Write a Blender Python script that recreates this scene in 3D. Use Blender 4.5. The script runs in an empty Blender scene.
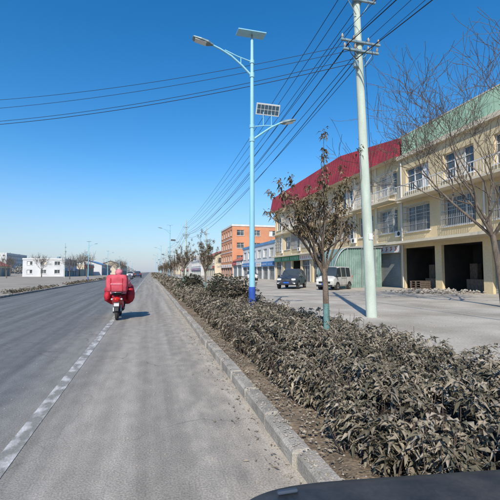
import bpy, math, random
import numpy as np
from mathutils import Vector, Matrix, noise as mnoise
R=math.radians
random.seed(7); rng=np.random.default_rng(11)
scene=bpy.context.scene
col=scene.collection

# ------------------------------------------------------------------ materials
def mat(name,c1,c2=None,scale=1.0,rough=.8,bump=0.0,bscale=40,metal=0,detail=3,lo=.35,hi=.65,stretch=(1,1,1),spec=.3,fine=0.0):
    m=bpy.data.materials.new(name); m.use_nodes=True
    nt=m.node_tree; N=nt.nodes; L=nt.links
    p=N['Principled BSDF']; p.inputs['Roughness'].default_value=rough; p.inputs['Metallic'].default_value=metal
    p.inputs['Specular IOR Level'].default_value=spec
    if c2 is None: c2=tuple(x*.8 for x in c1)
    tc=N.new('ShaderNodeNewGeometry')
    mp=N.new('ShaderNodeMapping'); mp.inputs['Scale'].default_value=stretch
    L.new(tc.outputs['Position'],mp.inputs['Vector'])
    n=N.new('ShaderNodeTexNoise'); n.inputs['Scale'].default_value=scale; n.inputs['Detail'].default_value=detail
    L.new(mp.outputs['Vector'],n.inputs['Vector'])
    r=N.new('ShaderNodeValToRGB'); r.color_ramp.elements[0].position=lo; r.color_ramp.elements[1].position=hi
    r.color_ramp.elements[0].color=(*c1,1); r.color_ramp.elements[1].color=(*c2,1)
    L.new(n.outputs['Fac'],r.inputs['Fac'])
    out=r.outputs['Color']
    if fine>0 or bump>0:
        n2=N.new('ShaderNodeTexNoise'); n2.inputs['Scale'].default_value=bscale; n2.inputs['Detail'].default_value=2
        L.new(tc.outputs['Position'],n2.inputs['Vector'])
    if fine>0:
        mr=N.new('ShaderNodeMapRange'); mr.inputs['From Min'].default_value=.3; mr.inputs['From Max'].default_value=.7
        mr.inputs['To Min'].default_value=1-fine; mr.inputs['To Max'].default_value=1+fine
        L.new(n2.outputs['Fac'],mr.inputs['Value'])
        mx=N.new('ShaderNodeVectorMath'); mx.operation='SCALE'
        L.new(out,mx.inputs[0]); L.new(mr.outputs['Result'],mx.inputs['Scale']); out=mx.outputs['Vector']
    L.new(out,p.inputs['Base Color'])
    if bump>0:
        b=N.new('ShaderNodeBump'); b.inputs['Strength'].default_value=bump; b.inputs['Distance'].default_value=.02
        L.new(n2.outputs['Fac'],b.inputs['Height']); L.new(b.outputs['Normal'],p.inputs['Normal'])
    return m

def leafmat(name,cols,rough=.65):
    m=bpy.data.materials.new(name); m.use_nodes=True
    nt=m.node_tree; N=nt.nodes; L=nt.links; p=N['Principled BSDF']
    p.inputs['Roughness'].default_value=rough; p.inputs['Specular IOR Level'].default_value=.3
    a=N.new('ShaderNodeAttribute'); a.attribute_name='rnd'
    r=N.new('ShaderNodeValToRGB'); cr=r.color_ramp
    while len(cr.elements)<len(cols): cr.elements.new(.5)
    for i,c in enumerate(cols):
        cr.elements[i].position=i/(len(cols)-1); cr.elements[i].color=(*c,1)
    L.new(a.outputs['Fac'],r.inputs['Fac'])
    g=N.new('ShaderNodeNewGeometry'); n=N.new('ShaderNodeTexNoise'); n.inputs['Scale'].default_value=1.7; n.inputs['Detail'].default_value=1
    L.new(g.outputs['Position'],n.inputs['Vector'])
    mr=N.new('ShaderNodeMapRange'); mr.inputs['From Min'].default_value=.3; mr.inputs['From Max'].default_value=.7; mr.inputs['To Min'].default_value=.62; mr.inputs['To Max'].default_value=1.35
    L.new(n.outputs['Fac'],mr.inputs['Value'])
    mx=N.new('ShaderNodeVectorMath'); mx.operation='SCALE'; L.new(r.outputs['Color'],mx.inputs[0]); L.new(mr.outputs['Result'],mx.inputs['Scale'])
    L.new(mx.outputs['Vector'],p.inputs['Base Color'])
    return m

def roadmat():
    m=bpy.data.materials.new('asphalt_dusty'); m.use_nodes=True
    nt=m.node_tree; N=nt.nodes; L=nt.links; p=N['Principled BSDF']; p.inputs['Roughness'].default_value=.88; p.inputs['Specular IOR Level'].default_value=.2
    g=N.new('ShaderNodeNewGeometry'); s=N.new('ShaderNodeSeparateXYZ'); L.new(g.outputs['Position'],s.inputs[0])
    def noise(scale,st,det=5):
        mp=N.new('ShaderNodeMapping'); mp.inputs['Scale'].default_value=st; L.new(g.outputs['Position'],mp.inputs['Vector'])
        n=N.new('ShaderNodeTexNoise'); n.inputs['Scale'].default_value=scale; n.inputs['Detail'].default_value=det; L.new(mp.outputs['Vector'],n.inputs['Vector']); return n.outputs['Fac']
    def ma(op,a,b,c=None):
        x=N.new('ShaderNodeMath'); x.operation=op
        for i,v in enumerate((a,b,c)):
            if v is None: continue
            if isinstance(v,(int,float)): x.inputs[i].default_value=v
            else: L.new(v,x.inputs[i])
        return x.outputs[0]
    def mr(v,a,b,c,d):
        x=N.new('ShaderNodeMapRange'); x.inputs['From Min'].default_value=a; x.inputs['From Max'].default_value=b; x.inputs['To Min'].default_value=c; x.inputs['To Max'].default_value=d
        L.new(v,x.inputs['Value']); return x.outputs['Result']
    def mix(f,a,b):
        x=N.new('ShaderNodeMix'); x.data_type='RGBA'
        L.new(f,x.inputs[0])
        for i,v in ((6,a),(7,b)):
            if isinstance(v,tuple): x.inputs[i].default_value=(*v,1)
            else: L.new(v,x.inputs[i])
        return x.outputs[2]
    streak=noise(1.0,(3.4,.09,1),4); big=noise(.55,(1,.5,1),3); fine=noise(70,(1,1,1),3); mid=noise(6,(1,.5,1),5)
    xs=ma('ADD',s.outputs['X'],mr(big,.3,.7,-.35,.35))
    f1=mr(xs,-1.9,-.6,0,1)
    c=mix(f1,(.165,.172,.170),(.335,.305,.26))
    f2=mr(ma('ADD',s.outputs['X'],mr(mid,.3,.7,-.32,.32)),.35,1.15,0,1)
    c=mix(f2,c,(.43,.38,.31))
    v=ma('MULTIPLY',mr(streak,.3,.7,.74,1.2),mr(fine,.3,.7,.70,1.26))
    v=ma('MULTIPLY',v,mr(mid,.3,.7,.87,1.11))
    sc=N.new('ShaderNodeVectorMath'); sc.operation='SCALE'; L.new(c,sc.inputs[0]); L.new(v,sc.inputs['Scale'])
    vo=N.new('ShaderNodeTexVoronoi'); vo.feature='DISTANCE_TO_EDGE'; vo.inputs['Scale'].default_value=.4
    nn=N.new('ShaderNodeTexNoise'); nn.inputs['Scale'].default_value=1.5; L.new(g.outputs['Position'],nn.inputs['Vector'])
    va=N.new('ShaderNodeVectorMath'); va.operation='MULTIPLY_ADD'; L.new(nn.outputs['Color'],va.inputs[0]); va.inputs[1].default_value=(1.2,1.2,0); L.new(g.outputs['Position'],va.inputs[2])
    L.new(va.outputs[0],vo.inputs['Vector'])
    cr=ma('MULTIPLY',mr(vo.outputs['Distance'],0,.006,.45,0),mr(big,.42,.55,0,1))
    c2=mix(cr,sc.outputs[0],(.07,.065,.06))
    L.new(c2,p.inputs['Base Color'])
    b=N.new('ShaderNodeBump'); b.inputs['Strength'].default_value=.4; b.inputs['Distance'].default_value=.01; L.new(fine,b.inputs['Height']); L.new(b.outputs['Normal'],p.inputs['Normal'])
    return m

M={}
M['road']=roadmat()
M['line']=mat('road_paint',(.56,.55,.52),(.25,.24,.215),scale=8,rough=.7,lo=.36,hi=.56,detail=6,stretch=(1,.5,1),fine=.2,bscale=80)
M['earth']=mat('dusty_earth',(.36,.32,.265),(.27,.235,.19),scale=.25,rough=.95,bump=.3,bscale=15,fine=.12)
M['lot']=mat('dusty_concrete',(.50,.455,.385),(.33,.295,.24),scale=.5,detail=6,rough=.95,bump=.25,bscale=22,fine=.17)
M['soil']=mat('soil',(.25,.195,.135),(.14,.108,.076),scale=5,rough=1,bump=.9,bscale=30,fine=.3)
M['kerb']=mat('kerb_concrete',(.42,.385,.33),(.25,.23,.195),scale=4,detail=6,rough=.95,bump=.5,bscale=60,fine=.2)
M['concrete']=mat('pole_concrete',(.50,.57,.49),(.39,.45,.385),scale=3,rough=.9,bump=.2,bscale=50,stretch=(1,1,.3),fine=.08)
M['steel']=mat('galvanised_steel',(.27,.36,.38),(.18,.25,.27),scale=6,rough=.5,metal=.3)
M['lamp_paint']=mat('lamp_pole_paint',(.27,.55,.66),(.24,.49,.60),scale=2,rough=.35,stretch=(3,3,.4),fine=.05,spec=.5)
M['lamp_blue']=mat('lamp_base_blue',(.035,.10,.42),(.03,.08,.33),scale=4,rough=.45,fine=.1)
M['dark']=mat('dark_plastic',(.03,.035,.04),(.02,.022,.025),rough=.5)
M['lens']=mat('lamp_lens',(.72,.74,.7),(.62,.64,.6),rough=.25)
M['solar']=mat('solar_cells',(.05,.11,.16),(.035,.08,.13),scale=20,rough=.15,spec=.6)
M['wire']=mat('black_cable',(.025,.03,.04),rough=.6)
M['porcelain']=mat('porcelain',(.5,.47,.42),(.3,.2,.15),rough=.2)
M['bark']=mat('bark',(.21,.165,.125),(.12,.09,.07),scale=14,rough=.95,bump=.7,bscale=60,stretch=(1,1,.3),fine=.2)
M['bark2']=mat('bark_grey',(.17,.14,.11),(.10,.08,.065),scale=9,rough=.95,bump=.6,bscale=40,stretch=(1,1,.3),fine=.2)
M['trunkpaint']=mat('painted_trunk',(.15,.29,.28),(.10,.17,.155),scale=12,detail=6,rough=.8,bump=.6,bscale=50,stretch=(1,1,.4),fine=.2)
M['twig']=mat('twig',(.13,.10,.08),(.08,.06,.05),scale=12,rough=.95)
M['leaf_hedge']=leafmat('leaf_hedge',[(.045,.044,.029),(.105,.096,.064),(.195,.168,.122),(.31,.27,.21),(.15,.115,.08)])
M['leaf_tree']=leafmat('leaf_tree',[(.045,.045,.02),(.10,.085,.045),(.17,.12,.07),(.24,.175,.115)])
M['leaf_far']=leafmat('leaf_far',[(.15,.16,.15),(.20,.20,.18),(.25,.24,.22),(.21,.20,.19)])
M['leaf_green']=leafmat('leaf_green',[(.035,.042,.025),(.062,.07,.04),(.11,.105,.065)])
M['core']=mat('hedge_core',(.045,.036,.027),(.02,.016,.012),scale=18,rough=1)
M['yellow']=mat('cream_wall',(.67,.55,.34),(.53,.43,.265),scale=.35,detail=5,rough=.9,fine=.07,bscale=8,stretch=(1,1,.35))
M['cream']=mat('pale_wall',(.66,.59,.45),(.54,.47,.355),scale=.4,rough=.9,fine=.06,bscale=8,stretch=(1,1,.35))
M['maroon']=mat('maroon_roof',(.33,.04,.055),(.23,.03,.045),scale=.6,rough=.6,fine=.12,bscale=6)
M['orange']=mat('orange_render',(.60,.28,.155),(.50,.23,.13),scale=.5,rough=.85,fine=.08,bscale=6)
M['whitewall']=mat('white_wall',(.62,.63,.63),(.52,.53,.53),scale=.3,rough=.85,fine=.05,bscale=6)
M['greywall']=mat('grey_wall',(.42,.42,.41),(.34,.34,.33),scale=.3,rough=.85)
M['mint']=mat('mint_green',(.40,.58,.42),(.30,.47,.35),scale=.6,rough=.8,fine=.1,bscale=5)
M['frame']=mat('white_frame',(.66,.66,.64),(.56,.56,.54),rough=.5)
M['glass']=mat('window_glass',(.035,.05,.06),(.11,.125,.13),scale=.9,rough=.1,spec=.7,detail=1)
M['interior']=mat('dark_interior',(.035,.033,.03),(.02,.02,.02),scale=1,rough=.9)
M['shutter']=mat('roller_shutter',(.30,.33,.33),(.22,.25,.25),scale=.7,rough=.6,metal=.2)
M['bars']=mat('window_bars',(.45,.46,.46),(.3,.3,.3),rough=.5,metal=.4)
M['sign_green']=mat('sign_green',(.05,.30,.16),(.04,.24,.13),rough=.5)
M['sign_blue']=mat('sign_blue',(.06,.20,.46),(.05,.16,.38),rough=.5)
M['sign_red']=mat('sign_red',(.46,.06,.05),(.36,.05,.045),rough=.5)
M['sign_white']=mat('sign_white',(.70,.70,.68),(.58,.58,.56),rough=.5)
M['canopy']=mat('canopy_green',(.24,.34,.30),(.16,.25,.22),scale=1.5,rough=.6,fine=.1,bscale=10)
M['redroof']=mat('red_tile',(.42,.15,.11),(.32,.11,.08),scale=.6,rough=.8)
M['blueroof']=mat('blue_sheet',(.12,.28,.48),(.10,.22,.40),scale=.6,rough=.5)
M['paint_white']=mat('car_paint_white',(.60,.60,.56),(.46,.45,.41),scale=1.5,rough=.3,spec=.5)
M['paint_dark']=mat('car_paint_dark',(.035,.045,.07),(.055,.06,.07),scale=1.5,rough=.22,spec=.6)
M['carglass']=mat('car_glass',(.03,.04,.045),(.05,.06,.065),rough=.06,spec=.8)
M['tyre']=mat('tyre',(.035,.034,.032),(.06,.055,.05),scale=20,rough=.9)
M['chrome']=mat('chrome',(.6,.6,.6),(.5,.5,.5),rough=.25,metal=.9)
M['tail']=mat('tail_light',(.6,.02,.015),(.45,.015,.01),rough=.2)
M['plate_blue']=mat('plate_blue',(.03,.12,.5),rough=.4)
M['plate_white']=mat('plate_white',(.7,.7,.7),rough=.4)
M['hood']=mat('black_car_paint',(.022,.027,.033),(.06,.06,.06),scale=10,detail=6,rough=.45,spec=.35,fine=.15,bscale=120)
M['nozzle']=mat('washer_plastic',(.05,.07,.10),(.04,.05,.07),rough=.5)
M['scooter']=mat('scooter_red',(.50,.02,.025),(.42,.018,.02),scale=3,rough=.35,spec=.5)
M['quilt']=mat('red_quilt',(.52,.03,.05),(.36,.02,.035),scale=9,rough=.8,bump=.6,bscale=18,fine=.12)
M['boxred']=mat('red_fabric_box',(.60,.10,.13),(.46,.06,.085),scale=6,rough=.75,bump=.5,bscale=12,fine=.1)
M['coat']=mat('pink_coat',(.68,.24,.28),(.52,.15,.19),scale=7,rough=.85,bump=.6,bscale=16,fine=.12)
M['pants']=mat('trousers',(.03,.03,.045),rough=.9)
M['skin']=mat('skin',(.55,.33,.24),rough=.6)
M['hair']=mat('hair',(.015,.012,.01),rough=.5)
M['stone']=mat('stones',(.40,.365,.31),(.25,.225,.19),scale=8,rough=.95)

# ------------------------------------------------------------------ builder
class B:
    def __init__(s): s.parts={}; s.cur='body'
    def part(s,n): s.cur=n; return s
    def P(s):
        if s.cur not in s.parts: s.parts[s.cur]=([],[],[],[],[])
        return s.parts[s.cur]
    def add(s,vs,fs,m,smooth=False):
        V,F,MI,SM,ML=s.P()
        if m not in ML: ML.append(m)
        mi=ML.index(m); o=len(V)
        V.extend([tuple(v) for v in vs])
        for f in fs: F.append(tuple(i+o for i in f)); MI.append(mi); SM.append(smooth)
    def quad(s,a,b,c,d,m): s.add([a,b,c,d],[(0,1,2,3)],m)
    def box(s,c,size,m,rot=None,bev=0.0):
        hx,hy,hz=[x/2 for x in size]
        if bev>0:
            b=min(bev,hx*.9,hy*.9,hz*.9); pts=[];fs=[]
            idx={}
            for sx in(-1,1):
                for sy in(-1,1):
                    for sz in(-1,1):
                        for k in range(3):
                            p=[sx*hx,sy*hy,sz*hz]
                            for j in range(3):
                                if j!=k: p[j]-=(sx,sy,sz)[j]*b
                            idx[(sx,sy,sz,k)]=len(pts); pts.append(p)
            S=(-1,1)
            for k in range(3):
                a,d=[(1,2),(0,2),(0,1)][k]
                for q in S:
                    f=[]
                    for (u,v) in((-1,-1),(1,-1),(1,1),(-1,1)):
                        t=[0,0,0]; t[k]=q; t[a]=u; t[d]=v; f.append(idx[(*t,k)])
                    fs.append(f)
            for k in range(3):
                a,d=[(1,2),(0,2),(0,1)][k]
                for u in S:
                    for v in S:
                        f=[]
                        for (w,kk) in((-1,a),(1,a),(1,d),(-1,d)):
                            t=[0,0,0]; t[k]=w;t[a]=u;t[d]=v; f.append(idx[(*t,kk)])
                        fs.append(f)
            for sx in S:
                for sy in S:
                    for sz in S: fs.append([idx[(sx,sy,sz,k)] for k in range(3)])
        else:
            pts=[[x*hx,y*hy,z*hz] for x in(-1,1) for y in(-1,1) for z in(-1,1)]
            fs=[(0,1,3,2),(4,6,7,5),(0,4,5,1),(2,3,7,6),(0,2,6,4),(1,5,7,3)]
        c=Vector(c)
        out=[]
        for p in pts:
            v=Vector(p)
            if rot is not None: v=rot@v
            out.append(v+c)
        s.add(out,fs,m)
    def tube(s,pts,rad,m,sides=8,caps=True,smooth=True):
        pts=[Vector(p) for p in pts]; n=len(pts)
        if not hasattr(rad,'__len__'): rad=[rad]*n
        vs=[];fs=[]
        ref=None
        for i,p in enumerate(pts):
            t=(pts[min(i+1,n-1)]-pts[max(i-1,0)])
            t=t.normalized() if t.length>1e-9 else Vector((0,0,1))
            if ref is None:
                ref=Vector((1,0,0)) if abs(t.x)<.8 else Vector((0,1,0))
            a=(ref-t*ref.dot(t)); a=a.normalized() if a.length>1e-6 else t.orthogonal().normalized(); b=t.cross(a); ref=a
            for k in range(sides):
                an=2*math.pi*k/sides
                vs.append(p+(a*math.cos(an)+b*math.sin(an))*rad[i])
        for i in range(n-1):
            for k in range(sides):
                k2=(k+1)%sides
                fs.append((i*sides+k,i*sides+k2,(i+1)*sides+k2,(i+1)*sides+k))
        s.add(vs,fs,m,smooth)
        if caps:
            s.add(vs[:sides],[tuple(range(sides))[::-1]],m); s.add(vs[-sides:],[tuple(range(sides))],m)
    def cyl(s,a,b,r,m,sides=16,r2=None): s.tube([a,b],[r,r if r2 is None else r2],m,sides)
    def loft(s,rings,m,smooth=True,closed=True,caps=True,mf=None):
        n=len(rings[0]); vs=[v for r in rings for v in r]
        groups={}
        for i in range(len(rings)-1):
            for k in range(n if closed else n-1):
                k2=(k+1)%n; mm=mf(i,k) if mf else m
                groups.setdefault(mm,[]).append((i*n+k,i*n+k2,(i+1)*n+k2,(i+1)*n+k))
        for mm,fs in groups.items(): s.add(vs,fs,mm,smooth)
        if caps: s.add(rings[0],[tuple(range(n))[::-1]],m); s.add(rings[-1],[tuple(range(n))],m)
    def ellip(s,c,r,m,seg=16,rg=10,fn=None):
        rings=[]
        for i in range(rg+1):
            ph=-math.pi/2+math.pi*i/rg; ring=[]
            for k in range(seg):
                th=2*math.pi*k/seg
                d=Vector((math.cos(ph)*math.cos(th),math.cos(ph)*math.sin(th),math.sin(ph)))
                q=Vector((d.x*r[0],d.y*r[1],d.z*r[2]))
                if fn: q=q*fn(d)
                ring.append(q+Vector(c))
            rings.append(ring)
        s.loft(rings,m,caps=False)
    def finish(s,name,loc=(0,0,0),rot=0,keep_parts=True):
        objs=[]
        for pn,(V,F,MI,SM,ML) in s.parts.items():
            me=bpy.data.meshes.new(name+'_'+pn); me.from_pydata(V,[],F)
            for k in ML: me.materials.append(M[k])
            me.polygons.foreach_set('material_index',MI); me.polygons.foreach_set('use_smooth',SM); me.update()
            objs.append((pn,me))
        if len(objs)==1:
            o=bpy.data.objects.new(name,objs[0][1]); col.objects.link(o); o.location=loc; o.rotation_euler=(0,0,rot); return o
        e=bpy.data.objects.new(name,None); col.objects.link(e); e.location=loc; e.rotation_euler=(0,0,rot)
        for pn,me in objs:
            o=bpy.data.objects.new(pn,me); col.objects.link(o); o.parent=e
        return e
def dup(root,name,loc,rot=0,sc=1):
    o=root.copy(); o.name=name; col.objects.link(o); o.location=loc; o.rotation_euler=(0,0,rot)
    o.scale=(sc,sc,sc) if not hasattr(sc,'__len__') else sc
    for c in root.children:
        d=c.copy(); col.objects.link(d); d.parent=o
    return o

def leafmesh(name,base,d,Ln,W,material,rnd=None,droop=.25,parent=None):
    n=len(base); base=np.asarray(base,float); d=np.asarray(d,float)
    d/=np.linalg.norm(d,axis=1,keepdims=True)+1e-9
    up=np.array([0,0,1.0])+rng.normal(0,.45,(n,3))
    s=np.cross(d,up); s/=np.linalg.norm(s,axis=1,keepdims=True)+1e-9
    nn=np.cross(s,d); L=np.asarray(Ln).reshape(-1,1)*np.ones((n,1)); W=np.asarray(W).reshape(-1,1)*np.ones((n,1))
    mid=base+d*L*.48
    A=mid+s*W*.5+nn*W*.22; C=mid-s*W*.5+nn*W*.22
    tip=base+d*L+np.array([0,0,-1.0])*L*droop
    V=np.stack([base,mid,A,C,tip],1).reshape(-1,3)
    o=np.arange(n)[:,None]*5
    F=np.concatenate([o+np.array([[0,1,4,2]]),o+np.array([[0,3,4,1]])],1).reshape(-1,4)
    me=bpy.data.meshes.new(name); me.from_pydata(V.tolist(),[],F.tolist())
    at=me.attributes.new('rnd','FLOAT','FACE')
    if rnd is None: rnd=rng.random(n)
    at.data.foreach_set('value',np.repeat(rnd,2).astype(np.float32))
    me.materials.append(M[material]); me.update()
    ob=bpy.data.objects.new(name,me); col.objects.link(ob)
    if parent: ob.parent=parent
    return ob
def rosettes(C,per,spread=.9,up=.35):
    C=np.asarray(C,float); n=len(C)
    th=rng.random((n,per))*2*math.pi
    d=np.stack([np.cos(th),np.sin(th),up+rng.normal(0,.45,(n,per))],2).reshape(-1,3)
    base=np.repeat(C,per,0)
    return base,d

# ------------------------------------------------------------------ ground, road
def sheet(name,x0,x1,y0,y1,z,m,nx=1,ny=1):
    b=B(); vs=[];fs=[]
    for j in range(ny+1):
        for i in range(nx+1): vs.append((x0+(x1-x0)*i/nx,y0+(y1-y0)*j/ny,z))
    for j in range(ny):
        for i in range(nx):
            a=j*(nx+1)+i; fs.append((a,a+1,a+nx+2,a+nx+1))
    b.add(vs,fs,m); return b.finish(name)
sheet('ground',-2500,2500,-300,4000,-.02,'earth')
sheet('road',-8.2,1.12,-60,1500,0,'road')
sheet('parking_lot',3.9,80,-60,420,.045,'lot')
lb=B(); lb.box((-1.10,395,.004),(.14,810,.002),'line'); lb.finish('edge_line')

# kerbs
def kerb(name,x,w,h,y0,y1,step=.8,m='kerb'):
    b=B(); y=y0
    while y<y1:
        j=random.uniform(-.014,.014) if y<40 else 0; L=step if y<40 else step*10
        b.box((x+w/2+j,y+L/2,h/2-.1+random.uniform(-.009,.009)),(w,L-.012,h+.2),m,bev=.025,rot=Matrix.Rotation(random.uniform(-.012,.012),3,'Z') if y<40 else None)
        y+=L
    b.finish(name)
kerb('kerb',1.10,.17,.13,-6,420)
kerb('kerb',3.76,.13,.13,-6,420)
kerb('kerb',-8.4,.16,.13,-6,420)
# soil bed
b=B(); vs=[];fs=[]; ys=list(np.arange(-6,16,.12))+list(np.arange(16,420,4)); nx=16
for y in ys:
    for i in range(nx+1):
        x=1.262+(3.765-1.262)*i/nx
        vs.append((x,y,.075+.05*mnoise.noise((x*3,y*3,0))+.02*mnoise.noise((x*13,y*13,0)) + (.0 if 0<i<nx else -.01)))
for j in range(len(ys)-1):
    for i in range(nx):
        a=j*(nx+1)+i; fs.append((a,a+1,a+nx+2,a+nx+1))
b.add(vs,fs,'soil',True); b.finish('planting_bed')
# gravel
def rocks(name,pts,smin,smax,m='stone'):
    b=B()
    for (x,y,z) in pts:
        r=random.uniform(smin,smax); vs=[]
        for p in ((1,0,0),(-1,0,0),(0,1,0),(0,-1,0),(0,0,1),(0,0,-1)):
            vs.append((x+p[0]*r*random.uniform(.7,1.3),y+p[1]*r*random.uniform(.7,1.3),z+p[2]*r*random.uniform(.5,.9)))
        b.add(vs,[(0,2,4),(2,1,4),(1,3,4),(3,0,4),(2,0,5),(1,2,5),(3,1,5),(0,3,5)],m)
    return b.finish(name)
pts=[]
for i in range(2600):
    pts.append((1.09-abs(random.gauss(0,.16)),random.uniform(1.5,22),.004))
for i in range(800): pts.append((random.uniform(-1.8,1.0),random.uniform(1.5,18),.002))
rocks('gravel',pts,.003,.010)
pts=[]
for i in range(1500): pts.append((random.uniform(1.12,1.75),random.uniform(1.0,12),.1))
for i in range(700): pts.append((random.uniform(1.11,1.25),random.uniform(1.0,12),.133))
rocks('gravel',pts,.004,.016)
pts=[(random.uniform(4,16),random.uniform(5,30),.05) for i in range(700)]
rocks('gravel',pts,.01,.035)

# ------------------------------------------------------------------ hedge
def hh(x,y): return .59+.12*mnoise.noise((x*.9,y*.9,3))+.09*mnoise.noise((x*3,y*3,7))
def edge(y): return 1.60+.14*mnoise.noise((y*1.3,2,5))+.07*mnoise.noise((y*5,9,5))
he=bpy.data.objects.new('hedge',None); col.objects.link(he)
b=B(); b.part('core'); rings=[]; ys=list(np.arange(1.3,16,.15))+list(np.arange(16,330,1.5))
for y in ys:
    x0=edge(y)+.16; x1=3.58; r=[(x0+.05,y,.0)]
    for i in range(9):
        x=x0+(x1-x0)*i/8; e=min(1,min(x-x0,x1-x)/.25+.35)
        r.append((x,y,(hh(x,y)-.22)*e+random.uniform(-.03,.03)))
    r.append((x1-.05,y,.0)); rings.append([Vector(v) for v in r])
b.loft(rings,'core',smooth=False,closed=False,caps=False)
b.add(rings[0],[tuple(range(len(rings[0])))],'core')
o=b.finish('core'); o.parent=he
def hedge_pts(y0,y1,dens):
    n=int((y1-y0)*2.3*dens); P=[]
    for i in range(n):
        y=random.uniform(y0,y1); e=edge(y); x=random.uniform(e,3.72)
        if mnoise.noise((x*2.2,y*2.2,11))<-.28 and random.random()<.7: continue
        u=min((x-e),(3.72-x))/.28; top=hh(x,y)*min(1,.45+.55*max(0,u)**.6)
        z=top-abs(random.gauss(0,.08)) if random.random()<.8 else random.uniform(.12,top)
        if random.random()<.07: z=top+random.uniform(0,.14)
        P.append((x,y,z))
    for i in range(int((y1-y0)*dens*.45)):
        y=random.uniform(y0,y1); P.append((edge(y)+random.uniform(-.05,.08),y,random.uniform(.14,.5)))
    return P
for (y0,y1,dn,s,per) in ((1.25,5,340,.080,9),(5,10,190,.093,8),(10,18,90,.12,8),(18,36,32,.20,8),(36,80,10,.40,7),(80,330,1.6,1.0,6)):
    C=hedge_pts(y0,y1,dn); base,d=rosettes(C,per,up=.12)
    base=base+rng.normal(0,s*.14,base.shape)
    n=len(base); rn=np.clip(np.repeat(rng.random(len(C)),per)*.55+rng.random(n)*.45,0,1)
    leafmesh('leaves',base,d,s*rng.uniform(.5,1.35,n),s*.34*rng.uniform(.6,1.4,n),'leaf_hedge',rn,droop=.35,parent=he)
b=B()
for i in range(1500):
    y=random.uniform(1.3,11); x=random.uniform(edge(y),3.7) if random.random()<.5 else edge(y)+random.uniform(-.03,.25); h=hh(x,y)*random.uniform(.7,1.22)
    if x<edge(y)+.25: h*=.8
    dx=random.gauss(0,.09); dy=random.gauss(0,.09)
    b.tube([(x,y,.05),(x+dx*.5,y+dy*.4,h*.5),(x+dx,y+dy,h)],[.007,.005,.003],'twig',4,caps=False)
o=b.finish('stems'); o.parent=he
n=1300; base=np.stack([1.28+np.abs(rng.normal(0,.25,n)),rng.uniform(1.2,10,n),np.full(n,.11)],1)
base[:200,0]=1.08-np.abs(rng.normal(0,.16,200)); base[:200,2]=.012
d=np.stack([rng.normal(0,1,n),rng.normal(0,1,n),rng.uniform(-.05,.15,n)],1)
leafmesh('fallen_leaves',base,d,rng.uniform(.025,.06,n),rng.uniform(.01,.024,n),'leaf_hedge',rng.uniform(.4,1,n),droop=0)
def shrub(name,loc,r,h,n,s,m='leaf_green'):
    e=bpy.data.objects.new(name,None); col.objects.link(e); e.location=loc
    b=B(); b.ellip((0,0,h*.5),(r*.66,r*.66,h*.38),'core',14,9,lambda d:1+.15*mnoise.noise(d*3)); o=b.finish('branches'); o.parent=e  # solid dark mass behind the leaves, closes the gaps; no branches modelled
    v=rng.normal(0,1,(n,3)); v/=np.linalg.norm(v,axis=1,keepdims=True); rad=rng.uniform(.62,1.12,(n,1))
    C=v*rad*np.array([r,r,h*.52])+np.array([0,0,h*.52]); C[:,2]=np.maximum(C[:,2],.03)
    base,d=rosettes(C,6,up=.2); d+=np.repeat(v,6,0)*.8
    k=len(base); leafmesh('leaves',base,d,s*rng.uniform(.6,1.3,k),s*.4*rng.uniform(.7,1.2,k),m,parent=e); return e
shrub('shrub',(3.1,13.3,.08),.75,1.15,430,.12,'leaf_hedge')
shrub('shrub',(2.9,15.2,.08),.7,1.25,380,.12,'leaf_green')
shrub('shrub',(3.0,17.2,.08),.6,1.05,330,.12,'leaf_hedge')
shrub('shrub',(2.6,24.5,.08),.8,1.2,300,.16,'leaf_green')

# ------------------------------------------------------------------ trees
def grow(b,p,d,L,r,depth,maxd,tips,rnd,mtl,spread=.6,up=.35,kids=(2,4),seg=4,minr=.003,wob=.18,shrink=.68):
    pts=[Vector(p)]; rad=[r]; d=Vector(d).normalized(); q=Vector(p)
    for i in range(seg):
        d=(d+Vector((rnd.gauss(0,wob),rnd.gauss(0,wob),rnd.gauss(0,wob)+up*.15))).normalized()
        q=q+d*(L/seg); pts.append(q.copy()); rad.append(max(minr,r*(1-.45*(i+1)/seg)))
    b.tube(pts,rad,mtl,6 if r>.02 else (4 if r>.009 else 3),caps=False)
    if depth>=maxd: tips.append((pts[-1],d.copy())); 
    if depth>=maxd-1: tips.append((pts[len(pts)//2+1],d.copy()))
    if depth>=maxd: return
    k=rnd.randint(*kids)
    for i in range(k):
        t=1.0 if i==0 else rnd.uniform(.4,1)
        idx=min(seg,max(1,int(t*seg))); base=pts[idx]
        a=rnd.uniform(0,2*math.pi); o=Vector((math.cos(a),math.sin(a),rnd.uniform(-.1,.5)))
        nd=(d+o*spread*(.5 if i==0 else 1)).normalized()
        grow(b,base,nd,L*shrink*rnd.uniform(.75,1.2),max(minr,rad[idx]*.75),depth+1,maxd,tips,rnd,mtl,spread,up,kids,seg,minr,wob,shrink)

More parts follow.
